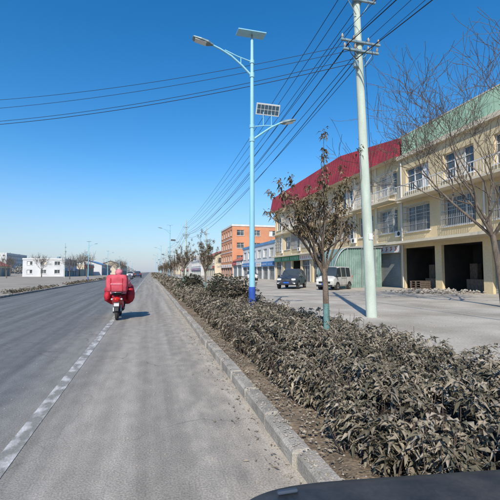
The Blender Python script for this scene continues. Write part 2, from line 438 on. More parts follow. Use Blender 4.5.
def street_tree(name,loc,seed,bias=(0,0),tl=(.35,.8)):
    rnd=random.Random(seed); e=bpy.data.objects.new(name,None); col.objects.link(e); e.location=loc
    b=B(); b.part('painted_trunk'); b.tube([(0,0,-.05),(.0,0,.05),(.005,0,.45),(.0,.01,.9)],[.078,.062,.055,.052],'trunkpaint',12,caps=False)
    b.part('trunk'); b.tube([(0,.01,.9),(-.01,0,1.2),(-.03,.01,1.5)],[.0515,.048,.05],'bark',10,caps=False)
    tips=[]
    n=9
    for i in range(n):
        a=2*math.pi*i/n+rnd.uniform(-.3,.3); q=rnd.uniform(*tl)
        if i==0: q=.1
        grow(b,(-.03,.01,1.40+rnd.uniform(-.1,.1)),(math.cos(a)*q+bias[0],math.sin(a)*q+bias[1],1),rnd.uniform(.8,1.1)*(.72 if i==0 else 1),.024,0,2,tips,rnd,'bark',.5,.5,(3,4),4,.004,.12,.62)
    root=b.finish(name+'_tmp')
    for c in list(root.children): c.parent=e
    bpy.data.objects.remove(root)
    C=[]
    for p,d in tips:
        if rnd.random()<.82:
            C.append(p)
            if rnd.random()<.6: C.append(p-d*rnd.uniform(.04,.1))
    base,d=rosettes([tuple(c) for c in C],8,up=-.05); k=len(base)
    base=base+rng.normal(0,.024,base.shape)
    leafmesh('leaves',base,d,.078*rng.uniform(.6,1.3,k),.034*rng.uniform(.6,1.2,k),'leaf_tree',np.clip(np.repeat(rng.random(len(C)),8)*.6+rng.random(k)*.4,0,1),droop=.55,parent=e)
    return e
t1=street_tree('street_tree',(2.92,5.95,.06),3,(-.20,.05))
t2=street_tree('street_tree',(2.85,20.0,.06),9,(0,0))
for i,y in enumerate((33,46,59,72,85,98,112,128)):
    dup((t1,t2)[i%2],'street_tree',(2.9+random.uniform(-.1,.1),y,.06),random.uniform(0,6),random.uniform(.95,1.2))

def bare_tree(name,loc,H,seed,maxd=5,lean=(0,0),r=.17,kids=(3,4),tl=.3,n0=5,minr=.0065):
    rnd=random.Random(seed); b=B(); tips=[]
    h0=H*tl
    b.tube([(0,0,-.1),(lean[0]*.2,lean[1]*.2,h0*.5),(lean[0]*.5,lean[1]*.5,h0)],[r*1.25,r,r*.85],'bark2',12,caps=False)
    for i in range(n0):
        a=2*math.pi*i/n0+rnd.uniform(-.4,.4); q=rnd.uniform(.35,.9)
        grow(b,(lean[0]*.5,lean[1]*.5,h0-.1),(math.cos(a)*q+lean[0]*.2,math.sin(a)*q,1),H*.27,r*.5,1,maxd,tips,rnd,'bark2',.7,.3,kids,4,minr,.18,.75)
    return b.finish(name,loc)
bt=bare_tree('bare_tree',(14.3,12.6,.04),10.8,5,6,(-1.0,0),.125,(2,4),.28,6,.007)
far=bare_tree('bare_tree',(24,126,0),9,8,4,(0,0),.15,(3,4),minr=.02)
for (x,y,s) in ((16,112,.8),(12,140,.9),(30,150,1.1),(10,170,.8),(-18,120,.9),(-25,150,1),(-12,180,.8),(-34,105,.7),(14,96,.6),(9,118,.7),(-16,85,.6),(-14,140,.7),(-30,120,.8),(-13,160,.8),(-15,210,1),(-45,170,1),(-60,190,1),(-38,200,.9),(-75,220,1),(8,150,.8),(9,200,.9)):
    dup(far,'bare_tree',(x,y,0),random.uniform(0,6),s)

# mass of distant trees
C=[]
for i in range(320):
    y=random.uniform(230,560); x=random.uniform(10,340)*random.choice((-1,-1,1))
    if -16<x<12: continue
    h=random.uniform(4,8); w=random.uniform(2.5,6)
    for k in range(55):
        v=Vector((random.gauss(0,1),random.gauss(0,1),random.gauss(0,1))).normalized()*random.uniform(.4,1)
        C.append((x+v.x*w,y+v.y*w,h*.55+v.z*h*.45))
C=np.array(C); d=rng.normal(0,1,C.shape)
leafmesh('distant_trees',C,d,rng.uniform(.8,1.8,len(C)),rng.uniform(.7,1.4,len(C)),'leaf_far')
# low planting on left verge
C=[]
for i in range(3600):
    y=3+ (random.random()**1.6)*250; x=random.uniform(-10.0,-8.7)
    if mnoise.noise((1.5,y*.25,2))<-.05: continue
    C.append((x,y,random.uniform(.0,.22)+.1*mnoise.noise((x,y*.4,1))))
C=np.array(C); base,d=rosettes(C,5,up=.3); k=len(base); sz=.11+np.clip(base[:,1],0,250)*.003
leafmesh('verge_grass',base,d,sz*rng.uniform(.7,1.3,k),sz*.4,'leaf_hedge')

# ------------------------------------------------------------------ street lamp
def lamp(name,loc):
    b=B()
    b.part('pole')
    b.cyl((0,0,0),(0,0,.03),.2,'steel',20)
    b.tube([(0,0,.03),(0,0,1.0)],[.105,.10],'lamp_blue',20)
    b.tube([(0,0,1.0),(0,0,8.55)],[.088,.048],'lamp_paint',20)
    b.cyl((0,0,8.55),(0,0,8.72),.03,'steel',10)
    for k in range(4):
        a=k*math.pi/2+.78; b.cyl((.15*math.cos(a),.15*math.sin(a),.03),(.15*math.cos(a),.15*math.sin(a),.08),.015,'steel',8)
    b.box((.0,-.103,.55),(.09,.012,.28),'lamp_blue')
    b.part('solar_panel'); rt=Matrix.Rotation(R(5),3,'X')
    b.box((-.03,0,8.76),(.88,.40,.035),'lamp_paint',rt,.005)
    b.box(Vector((-.03,0,8.76))+rt@Vector((0,0,.02)),(.84,.36,.006),'solar',rt)
    b.part('arms')
    b.tube([(-.03,0,7.45),(-.32,0,7.72),(-.65,0,7.97),(-1.0,0,8.14),(-1.22,0,8.22)],[.035,.033,.03,.028,.026],'lamp_paint',10)
    b.tube([(-.03,0,7.88),(-.45,0,7.98),(-.85,0,8.12)],.02,'lamp_paint',8)
    b.tube([(-.35,0,7.75),(-.35,0,7.95)],.014,'lamp_paint',6)
    b.cyl((0,0,7.38),(0,0,7.52),.075,'lamp_paint',14); b.cyl((0,0,7.82),(0,0,7.92),.072,'lamp_paint',14)
    b.tube([(.03,0,5.45),(.3,0,5.66),(.6,0,5.88),(.92,0,6.06)],[.032,.03,.028,.026],'lamp_paint',10)
    b.tube([(.03,0,5.85),(.4,0,5.92),(.72,0,5.95)],.018,'lamp_paint',8)
    b.cyl((0,0,5.38),(0,0,5.52),.082,'lamp_paint',14); b.cyl((0,0,5.8),(0,0,5.9),.08,'lamp_paint',14)
    for px in (.36,.62): b.cyl((px,0,5.9),(px,0,6.34),.012,'lamp_paint',6)
    b.part('lamp_heads')
    for sgn,x0,z0,L in ((-1,-1.2,8.22,.62),(1,.9,6.05,.5)):
        rings=[]
        for t,w,h in ((0,.035,.03),(.12,.06,.04),(.25,.12,.055),(.6,.14,.05),(.95,.12,.035),(1,.08,.02)):
            x=x0+sgn*t*L; z=z0+t*.13; rings.append([Vector((x,yy*w,z+zz*h)) for yy,zz in ((-1,-.5),(-1,.3),(-.6,1),(.6,1),(1,.3),(1,-.5),(.6,-.8),(-.6,-.8))])
        b.loft(rings,'steel',smooth=False)
        rt2=Matrix.Rotation(-sgn*math.atan2(.13,L),3,'Y')
        b.box((x0+sgn*L*.62,0,z0+.08-.046),(L*.55,.2,.012),'lens',rt2)
    b.part('flood_panel'); rt=Matrix.Rotation(R(-62),3,'X')@Matrix.Rotation(R(4),3,'Y')
    b.box((.5,-.02,6.42),(.74,.34,.04),'frame',rt,.005)
    for i in range(6):
        for j in range(2):
            b.box(Vector((.5,-.02,6.42))+rt@Vector(((i-2.5)*.115,(j-.5)*.14,.022)),(.1,.12,.006),'solar',rt)
            b.box(Vector((.5,-.02,6.42))+rt@Vector(((i-2.5)*.115,(j-.5)*.14,-.022)),(.1,.12,.006),'solar',rt)
    return b.finish(name,loc)
lp=lamp('street_lamp',(2.93,10.85,.06))
for y in (60,109,158,207): dup(lp,'street_lamp',(2.93,y,.06))
for y in (64,92,126,170,220): dup(lp,'street_lamp',(-9.4,y,0),math.pi,.72)

# ------------------------------------------------------------------ utility poles
XP=6.95
def upole(name,loc,lean=(0,0),H=12.0):
    b=B(); lx,ly=lean
    f=lambda z:Vector((lx*z/H,ly*z/H,z))
    b.part('pole'); b.tube([f(-.2),f(3),f(6),f(9),f(H)],[.178,.16,.14,.12,.095],'concrete',20)
    b.part('crossarms')
    for z,w in ((10.5,1.25),(9.05,1.45),(8.75,1.3)):
        c=f(z); b.box(c+Vector((0,-.15,0)),(w,.07,.07),'steel',bev=.006)
        b.tube([c+Vector((-w*.35,-.15,0)),f(z-.5)+Vector((-.1,-.12,0))],.014,'steel',6); b.tube([c+Vector((w*.35,-.15,0)),f(z-.5)+Vector((.1,-.12,0))],.014,'steel',6)
        b.cyl(c-Vector((0,0,.06)),c+Vector((0,0,.06)),.15,'steel',16)
        b.part('insulators')
        for q in (-.46,-.17,.2,.46):
            p=c+Vector((q*w,-.15,.035))
            b.tube([p,p+Vector((0,0,.04)),p+Vector((0,0,.06)),p+Vector((0,0,.09)),p+Vector((0,0,.11)),p+Vector((0,0,.16))],[.015,.02,.05,.03,.045,.02],'porcelain',10)
        b.part('crossarms')
    b.part('fittings'); c=f(8.3); b.box(c+Vector((-.2,-.12,0)),(.16,.14,.24),'steel',bev=.02)
    b.tube([f(8.9)+Vector((.16,-.1,0)),f(7)+Vector((.17,-.1,0)),f(4)+Vector((.18,-.1,0))],.010,'wire',6)
    b.tube([f(9.0)+Vector((-.5,-.15,0)),f(8.6)+Vector((-.42,-.2,0)),f(8.4)+Vector((-.2,-.18,0))],.01,'wire',6)
    b.tube([f(9.0)+Vector((.4,-.15,0)),f(8.5)+Vector((.36,-.25,0)),f(8.2)+Vector((.1,-.2,0))],.01,'wire',6)
    b.box(f(2.6)+Vector((0,-.172,0)),(.14,.01,.2),'sign_white')
    return b.finish(name,loc)
upole('utility_pole',(XP,10.9,.04),(-.42,0))
u2=upole('utility_pole',(XP,77,.04),(0,0))
for p in ((XP,-42),(XP,143),(XP,209),(XP,275)): dup(u2,'utility_pole',(p[0],p[1],.04))
dup(u2,'utility_pole',(-15.2,22.2,0),R(80))
dup(u2,'utility_pole',(-30,150,0),R(80))
dup(u2,'utility_pole',(-22,110,0),R(10),.6)
dup(u2,'utility_pole',(9.8,68,0),R(10),.8)
b=B()
def wire(a,c,sag,r=.013,n=28):
    a=Vector(a);c=Vector(c); pts=[]
    for i in range(n+1):
        t=i/n; p=a.lerp(c,t); p.z-=sag*4*t*(1-t); pts.append(p)
    b.tube(pts,r,'wire',5,caps=False)
ys=[-42,10.9,77,143,209,275]
def att(i,z,q): 
    lean=-.42*z/12 if i==1 else 0
    return (XP+lean+q,ys[i]-.15,z+.2)
for i in range(5):
    for z,w in ((10.5,1.25),(9.05,1.45)):
        for q in (-.46,-.17,.2,.46):
            wire(att(i,z,q*w),att(i+1,z,q*w),random.uniform(.9,1.3) if z>10 else random.uniform(1.1,1.5),.008 if i<1 else .012)
    wire(att(i,8.75,-.5),att(i+1,8.75,-.5),1.7,.015); wire(att(i,8.3,-.2),att(i+1,8.3,-.2),1.9,.014)
for k,(z0,z1,sg,r) in enumerate(((8.95,9.6,.75,.008),(8.75,9.05,.7,.008),(8.55,8.45,.8,.009),(8.4,8.25,.75,.011))):
    wire((XP-.32-(.4 if k<2 else .1),10.75,z0),(-15.2,22.2,z1),sg,r)
b.finish('power_lines')

# ------------------------------------------------------------------ buildings
Z=Vector((0,0,1))
def wall(b,o,u,W,H,ops,mw,depth=.22):
    """o: lower-left seen from outside; u: unit dir along wall. outward normal n = u x Z"""
    o=Vector(o);u=Vector(u).normalized(); n=u.cross(Z)
    P=lambda a,z,d=0:o+u*a+Z*z+n*d
    xs=sorted(set([0,W]+[q for op in ops for q in op[:2]])); zs=sorted(set([0,H]+[q for op in ops for q in op[2:4]]))
    b.part('walls')
    for i in range(len(xs)-1):
        for j in range(len(zs)-1):
            cx=(xs[i]+xs[i+1])/2; cz=(zs[j]+zs[j+1])/2
            if any(op[0]<cx<op[1] and op[2]<cz<op[3] for op in ops): continue
            b.quad(P(xs[i],zs[j]),P(xs[i+1],zs[j]),P(xs[i+1],zs[j+1]),P(xs[i],zs[j+1]),mw)
    for op in ops:
        a0,a1,z0,z1=op[:4]; kind=op[4]
        b.part('walls')
        for q in ((P(a0,z0),P(a0,z0,-depth),P(a0,z1,-depth),P(a0,z1)),(P(a1,z0),P(a1,z1),P(a1,z1,-depth),P(a1,z0,-depth)),
                  (P(a0,z1),P(a0,z1,-depth),P(a1,z1,-depth),P(a1,z1)),(P(a0,z0),P(a1,z0),P(a1,z0,-depth),P(a0,z0,-depth))): b.quad(*q,mw)
        if kind in('win','bars'):
            b.part('windows'); b.quad(P(a0,z0,-depth),P(a1,z0,-depth),P(a1,z1,-depth),P(a0,z1,-depth),'glass')
            rot=Matrix((u,n,Z)).transposed()
            fw=.07
            def bar(a,z,w,h,d=-depth+.035,t=.06,m='frame'): b.box(P(a,z,d),(w,t,h),m,rot)
            bar((a0+a1)/2,z0+fw/2,a1-a0,fw);bar((a0+a1)/2,z1-fw/2,a1-a0,fw)
            k=max(2,int(round((a1-a0)/.9)))
            for i in range(k+1):
                a=a0+fw/2+(a1-a0-fw)*i/k; bar(a,(z0+z1)/2,fw,z1-z0-2*fw-.004,d=-depth+.03)
            if z1-z0>1.3: bar((a0+a1)/2,z0+(z1-z0)*.68,a1-a0-2*fw-.01,.05,d=-depth+.028,t=.05)
            if random.random()<.45:
                i=random.randrange(k); w_=(a1-a0-fw)/k; ac=a0+fw/2+w_*(i+.5); b.box(P(ac,(z0+z1)/2,-depth+.008),(w_-fw,.006,z1-z0-2*fw-.02),random.choice(('cream','greywall','sign_white')),rot)
            b.part('sills'); b.box(P((a0+a1)/2,z0-.06,.04),(a1-a0+.2,.16,.1),'frame',rot)
            if kind=='bars':
                b.part('window_bars'); dd=.33
                nb=int((a1-a0)/.16)
                for i in range(nb+1): 
                    a=a0+(a1-a0)*i/nb; b.box(P(a,(z0+z1)/2,dd),(.025,.025,z1-z0+.1),'bars',rot)
                for i in range(5):
                    z=z0-.03+(z1-z0+.06)*i/4; b.box(P((a0+a1)/2,z,dd+.026),(a1-a0+.05,.02,.035),'bars',rot)
                    for a in (a0,a1): b.box(P(a,z,dd/2+.01),(.02,dd-.02,.03),'bars',rot)
        elif kind=='shut':
            b.part('shutters'); rot=Matrix((u,n,Z)).transposed(); hh_=.11; k=int((z1-z0)/hh_)
            for i in range(k):
                za=z0+(z1-z0)*i/k; zb=z0+(z1-z0)*(i+1)/k; zm=(za+zb)/2
                b.quad(P(a0,za,-depth),P(a1,za,-depth),P(a1,zm,-depth+.03),P(a0,zm,-depth+.03),'shutter')
                b.quad(P(a0,zm,-depth+.03),P(a1,zm,-depth+.03),P(a1,zb,-depth),P(a0,zb,-depth),'shutter')
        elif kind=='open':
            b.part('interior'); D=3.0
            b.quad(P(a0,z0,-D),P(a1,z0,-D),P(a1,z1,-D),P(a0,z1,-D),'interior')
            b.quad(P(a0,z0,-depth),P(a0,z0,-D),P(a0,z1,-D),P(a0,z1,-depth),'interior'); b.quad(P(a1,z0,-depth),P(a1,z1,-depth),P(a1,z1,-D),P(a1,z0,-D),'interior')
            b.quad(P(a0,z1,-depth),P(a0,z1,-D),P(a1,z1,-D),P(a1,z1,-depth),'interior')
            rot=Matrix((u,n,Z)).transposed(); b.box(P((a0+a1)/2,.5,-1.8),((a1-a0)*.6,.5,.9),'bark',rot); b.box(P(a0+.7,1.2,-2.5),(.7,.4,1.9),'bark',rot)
        elif kind=='shop':
            b.part('windows'); b.quad(P(a0,z0,-depth),P(a1,z0,-depth),P(a1,z1,-depth),P(a0,z1,-depth),'glass')
            rot=Matrix((u,n,Z)).transposed(); k=4
            for i in range(k+1): b.box(P(a0+.04+(a1-a0-.08)*i/k,(z0+z1)/2,-depth+.04),(.07,.06,z1-z0),'bars',rot)
            b.box(P((a0+a1)/2,z0+(z1-z0)*.75,-depth+.038),(a1-a0-.1,.05,.08),'bars',rot)
def slab(b,x0,x1,y0,y1,z0,z1,m): b.box(((x0+x1)/2,(y0+y1)/2,(z0+z1)/2),(x1-x0,y1-y0,z1-z0),m)

def generic(name,x0,x1,y0,y1,H,mw,floors,bay=4,ground='shop',signs=None,roof='flat',mroof='greywall',kind='win',trim='frame',south_ops=True):
    """front on x0 facing -X, end wall on y0 facing -Y"""
    b=B(); W=y1-y0; fh=H/floors; n=max(1,int(W/bay)); bw=W/n; ops=[]
    for i in range(n):
        a=i*bw
        g=ground if isinstance(ground,str) else ground[i%len(ground)]
        ops.append((a+.35,a+bw-.35,0.02,min(fh-.9,3.3),g))
        for f in range(1,floors): ops.append((a+bw*.2,a+bw*.8,f*fh+1.0,f*fh+min(2.7,fh-.5),kind))
    wall(b,(x0,y1,0),(0,-1,0),W,H,ops,mw)
    WS=x1-x0; ops=[]
    if south_ops:
        k=max(1,int(WS/4)); sw=WS/k
        for i in range(k):
            for f in range(0 if south_ops=='all' else 1,floors): ops.append((i*sw+sw*.28,i*sw+sw*.72,f*fh+1.0,f*fh+min(2.6,fh-.5),'win'))
    wall(b,(x0,y0,0),(1,0,0),WS,H,ops,mw)
    b.part('walls')
    b.quad((x1,y0,0),(x1,y1,0),(x1,y1,H),(x1,y0,H),mw)
    ops=[]
    if south_ops and H>4:
        k=max(1,int(WS/4)); sw=WS/k
        for i in range(k):
            for f in range(floors): ops.append((i*sw+sw*.3,i*sw+sw*.7,f*fh+1.0,f*fh+min(2.4,fh-.5),'win'))
    wall(b,(x1,y1,0),(-1,0,0),WS,H,ops,mw)
    b.part('roof')
    if roof=='flat':
        b.quad((x0,y0,H-.01),(x1,y0,H-.01),(x1,y1,H-.01),(x0,y1,H-.01),mroof)
        slab(b,x0-.15,x0+.12,y0-.15,y1+.15,H-.0,H+.5,mroof if trim is None else trim); slab(b,x0+.122,x1+.1,y0-.15,y0+.12,H,H+.5,mroof if trim is None else trim)
        slab(b,x0+.122,x1+.1,y1-.12,y1+.15,H,H+.5,mroof if trim is None else trim)
        b.box((x0+2.5,y0+W*.3,H+.6),(1.6,1.2,1.2),'greywall'); b.cyl((x0+3,y0+W*.7,H),(x0+3,y0+W*.7,H+1.3),.55,'steel',12)
    else:
        rh=2.2; xm=(x0+x1)/2; e=.5
        for q in (((x0-e,y0-e,H-.2),(x0-e,y1+e,H-.2),(xm,y1+e,H+rh),(xm,y0-e,H+rh)),((x1+e,y0-e,H-.2),(xm,y0-e,H+rh),(xm,y1+e,H+rh),(x1+e,y1+e,H-.2))): b.quad(*q,mroof)
        b.part('walls'); b.add([(x0,y0+.01,H),(x1,y0+.01,H),(xm,y0+.01,H+rh-.15)],[(0,1,2)],mw); b.add([(x0,y1-.01,H),(x1,y1-.01,H),(xm,y1-.01,H+rh-.15)],[(0,1,2)],mw)
    b.part('ledges')
    for f in range(1,floors): slab(b,x0-.12,x0-.003,y0,y1,f*fh-.12,f*fh+.08,trim or 'frame')
    if signs:
        b.part('signs'); rr=random.Random(len(name)+int(y0))
        for i in range(n):
            s=signs[i%len(signs)]
            if s: 
                slab(b,x0-.28,x0-.125,y0+i*bw+.15,y0+(i+1)*bw-.15,min(fh-.85,3.35),min(fh-.85,3.35)+.85,s)
                nn=rr.randint(3,6); tc='sign_white' if s!='sign_white' else 'sign_red'
                for k in range(nn):
                    yy=y0+i*bw+.15+(bw-.3)*(k+.5+.3)/(nn+.6); zc=min(fh-.85,3.35)+.42
                    slab(b,x0-.30,x0-.282,yy-.14,yy+.14,zc+.1,zc+.15,tc);slab(b,x0-.30,x0-.282,yy-.03,yy+.03,zc-.17,zc+.095,tc);slab(b,x0-.30,x0-.282,yy-.16,yy-.035,zc-.08,zc-.03,tc);slab(b,x0-.30,x0-.282,yy+.035,yy+.16,zc-.16,zc-.1,tc)
    return b

def yellow():
    x0,x1,y0,y1=22.5,34,30,66.5; b=B(); H=12.4; n=9; bw=(y1-y0)/n; ops=[]
    for i in range(n):
        a=i*bw
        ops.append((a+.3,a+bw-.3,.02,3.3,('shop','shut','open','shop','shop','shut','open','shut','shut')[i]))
        for f,(za,zb) in enumerate(((5.3,7.5),(9.0,11.1))): ops.append((a+bw*.16,a+bw*.84,za,zb,'bars' if (i+f)%3 !=1 else 'win'))
    wall(b,(x0,y1,0),(0,-1,0),y1-y0,H,ops,'yellow',.25)
    wall(b,(x0,y0,0),(1,0,0),x1-x0,H,[(1.5,3.5,9,10.8,'win'),(6,8,9,10.8,'win')],'yellow')
    b.part('walls'); b.quad((x1,y0,0),(x1,y1,0),(x1,y1,H),(x1,y0,H),'yellow'); b.quad((x1,y1,0),(x0,y1,0),(x0,y1,H),(x1,y1,H),'yellow')
    for i in range(n+1):
        y=y0+bw*i; slab(b,x0-.10,x0-.003,max(y0,y-.18),min(y1,y+.18),4.35,H-.02,'cream')
    b.part('ledges')
    slab(b,x0-.9,x0-.004,y0,y1,4.1,4.3,'cream'); slab(b,x0-.5,x0-.104,y0,y1,8.1,8.28,'cream')
    b.part('balcony')
    for (ya,yb,z) in ((30.2,37.8,8.3),(50.5,58,8.3)):
        slab(b,x0-1.25,x0-.51,ya,yb,z-.18,z-.02,'cream')
        k=int((yb-ya)/.22)
        for i in range(k+1):
            y=ya+.04+(yb-ya-.08)*i/k; slab(b,x0-1.22,x0-1.19,y-.014,y+.014,z-.02,z+.95,'frame')
        slab(b,x0-1.24,x0-1.17,ya,yb,z+.95,z+1.02,'frame')
    b.part('roof')
    xf=x0-.85
    prof=[(y1+.6,12.5,15.3),(41,12.3,15.6),(29.6,12.1,13.9)]
    fr=[];tp=[]
    for y,za,zb in prof: fr.append((xf,y,za)); tp.append((xf+.55,y,zb))
    for i in range(2):
        b.quad(fr[i],fr[i+1],tp[i+1],tp[i],'maroon')
        k=int(abs(fr[i+1][1]-fr[i][1])/.6)
        for j in range(k):
            t=j/k; p=Vector(fr[i]).lerp(Vector(fr[i+1]),t); q=Vector(tp[i]).lerp(Vector(tp[i+1]),t)
            b.tube([p-Vector((.02,0,0)),q-Vector((.02,0,0))],.03,'maroon',4,caps=False)
        b.quad(tp[i],tp[i+1],(x1,tp[i+1][1],tp[i+1][2]+1.2),(x1,tp[i][1],tp[i][2]+1.2),'maroon')
        b.quad(fr[i],(x0+.2,fr[i][1],fr[i][2]+.0),(x0+.2,fr[i+1][1],fr[i+1][2]),fr[i+1],'cream')
    b.add([fr[2],(x1,29.6,12.1),(x1,29.6,14.8),tp[2]],[(0,1,2,3)],'maroon'); b.add([fr[0],(x1,y1+.6,12.5),(x1,y1+.6,16.5),tp[0]],[(0,1,2,3)],'maroon')
    b.part('signs')
    sg=['sign_white','canopy','sign_white','canopy','sign_white','sign_white','sign_green','sign_green','sign_green']
    for i in range(n):
        ya=y0+i*bw+.1; yb=ya+bw-.2; s=sg[i]
        slab(b,x0-.32,x0-.02,ya,yb,3.32,4.08,s)
        tc='sign_white' if s!='sign_white' else 'sign_red'; nn=5
        for k in range(nn):
            yy=ya+(yb-ya)*(k+.7)/(nn+.4); zc=3.7
            slab(b,x0-.345,x0-.322,yy-.16,yy+.16,zc+.12,zc+.18,tc);slab(b,x0-.345,x0-.322,yy-.03,yy+.03,zc-.2,zc+.115,tc);slab(b,x0-.345,x0-.322,yy-.17,yy-.035,zc-.08,zc-.02,tc);slab(b,x0-.345,x0-.322,yy+.035,yy+.17,zc-.2,zc-.14,tc)
    b.part('air_conditioners')
    for i in range(n):
        if i%2==0:
            y=y0+i*bw+.1; slab(b,x0-.42,x0-.11,y-.4,y+.4,4.75,5.3,'frame'); b.cyl((x0-.43,y-.1,5.02),(x0-.422,y-.1,5.02),.2,'dark',14)
    b.part('downpipes')
    for i in (2,5,8): y=y0+bw*i+.3; b.cyl((x0-.13,y,.1),(x0-.13,y,12.2),.055,'frame',8)
    return b.finish('yellow_apartment_building')
yellow()
def mint():
    x0,x1,y0,y1=21.9,33,11.5,29.4; b=B(); H=11.6; n=4; bw=(y1-y0)/n; ops=[]
    for i in range(n):
        a=i*bw; ops.append((a+.35,a+bw-.35,.02,3.6,('open','open','shut','open')[i]))
        for f,(za,zb) in enumerate(((5.0,7.2),(8.6,10.6))): ops.append((a+bw*.18,a+bw*.82,za,zb,'bars' if f==0 else 'win'))
    wall(b,(x0,y1,0),(0,-1,0),y1-y0,H,ops,'yellow',.25)
    wall(b,(x0,y0,0),(1,0,0),x1-x0,H,[],'yellow')
    b.part('walls'); b.quad((x1,y1,0),(x0,y1,0),(x0,y1,H),(x1,y1,H),'cream'); b.quad((x1,y0,0),(x1,y1,0),(x1,y1,H),(x1,y0,H),'cream')
    b.part('parapet'); slab(b,x0-.3,x1,y0-.2,y1+.1,H,H+.35,'cream')
    for i in range(int((y1-y0)/.5)):
        y=y0+.25+i*.5; b.box((x0+.0,y,H+1.2),(.1,.46,1.7),'mint')
    b.box((x0+.03,(y0+y1)/2,H+2.1),(.2,y1-y0,.1),'cream'); 
    slab(b,x0+.2,x1,y1-.3,y1-.1,H+.35,H+1.9,'mint')
    b.part('ledges'); slab(b,x0-1.6,x0-.004,y0,y1,3.9,4.1,'cream'); slab(b,x0-.4,x0-.004,y0,y1,7.7,7.85,'cream')
    b.part('balcony')
    slab(b,x0-1.3,x0-.41,y0,y1-1,7.66,7.82,'cream')
    k=int((y1-y0-1)/.25)
    for i in range(k+1):
        y=y0+(y1-1-y0)*i/k; slab(b,x0-1.27,x0-1.24,y-.014,y+.014,7.82,8.8,'frame')
    slab(b,x0-1.29,x0-1.22,y0,y1-1,8.8,8.87,'frame')
    b.part('downpipes'); b.cyl((x0-.1,y1-.3,.1),(x0-.1,y1-.3,11.5),.055,'frame',8); b.cyl((x0-.1,y0+bw*2,4.15),(x0-.1,y0+bw*2,7.65),.055,'frame',8)
    return b.finish('cream_apartment_building')
mint()
generic('white_shop_building',22.5,32,67,92,7.0,'whitewall',2,4,'shop',['sign_blue','sign_blue','sign_white','sign_blue'],trim='blueroof').finish('white_shop_building')
generic('orange_building',22.5,37,105,122,14.6,'orange',4,3.4,'shop',['sign_white'],trim='frame',south_ops='all').finish('orange_building')
generic('roadside_shop',21,30,126,150,7.2,'cream',2,4,'shut',['sign_red','sign_white','sign_green'],roof='gable',mroof='redroof').finish('roadside_shop')
generic('roadside_shop',20,30,154,190,6.2,'whitewall',2,4,'shut',['sign_blue','sign_red']).finish('roadside_shop')
generic('roadside_shop',19,30,195,240,9.5,'greywall',3,4,'shut',['sign_red']).finish('roadside_shop')
generic('roadside_shop',22.5,32,93.2,104,4.6,'whitewall',1,4,'shut',['sign_white','sign_red'],roof='gable',mroof='redroof').finish('roadside_shop')
generic('roadside_shop',18,30,250,310,8,'cream',2,5,'shut',None,roof='gable',mroof='redroof').finish('roadside_shop')
def left(name,x,y,L,D,H,mw,fl,mroof,roof='flat',signs=None,so=True):
    b=generic(name,0,D,0,L,H,mw,fl,4,'shut',signs,roof=roof,mroof=mroof,south_ops=so); return b.finish(name,(x,y+L,0),math.pi)
left('white_building',-27,134,22,12,5.4,'whitewall',2,'blueroof',signs=['sign_blue','sign_white'])
left('roadside_shop',-25,160,26,10,4.4,'cream',1,'greywall',signs=['sign_red'],so=False)
left('blue_roofed_shed',-22,190,40,14,5.0,'whitewall',1,'blueroof',roof='gable',so=False)
left('roadside_shop',-50,140,18,10,3.8,'cream',1,'redroof',roof='gable')
left('apartment_block',-130,400,60,14,19,'whitewall',5,'greywall')
left('apartment_block',-195,420,50,14,19,'cream',5,'greywall')
left('roadside_shop',-17,240,60,12,6.0,'cream',2,'redroof',roof='gable')

# ------------------------------------------------------------------ green arched canopy
b=B(); 
YS=31.6; XO=.4
def arch(y):
    r=[]
    for i in range(13):
        t=i/12*math.pi/2; r.append(Vector((XO+17.4-1.6*math.cos(t),y,3.75*math.sin(t)**.8)))
    r.append(Vector((XO+21.0,y,3.85))); return r
b.part('cover')
b.loft([arch(YS+i*.25) for i in range(15)],'canopy',closed=False,caps=False)
a=arch(YS)
xs=[XO+15.8+i*(21-15.8)/52 for i in range(53)]
def topz(x):
    for i in range(len(a)-1):
        if a[i].x<=x<=a[i+1].x+1e-6 and a[i+1].x>a[i].x: 
            t=(x-a[i].x)/(a[i+1].x-a[i].x); return a[i].z+(a[i+1].z-a[i].z)*t
    return 3.8
b.part('front_curtain'); vs=[];fs=[]
for i,x in enumerate(xs): yy=YS+.03+(.0 if i%2 else .10); vs+= [(x,yy,.05),(x,yy,topz(x)-.03)]
for i in range(len(xs)-1): fs.append((2*i,2*i+2,2*i+3,2*i+1))
b.add(vs,fs,'canopy')
b.part('frame'); b.tube(arch(YS-.04),.05,'bars',8); b.tube(arch(YS+3.5),.05,'bars',8)
for x in (17.3,18.8,20.2): b.cyl((XO+x,YS-.04,.04),(XO+x,YS-.04,topz(XO+x)),.035,'bars',8)
b.finish('green_shelter')

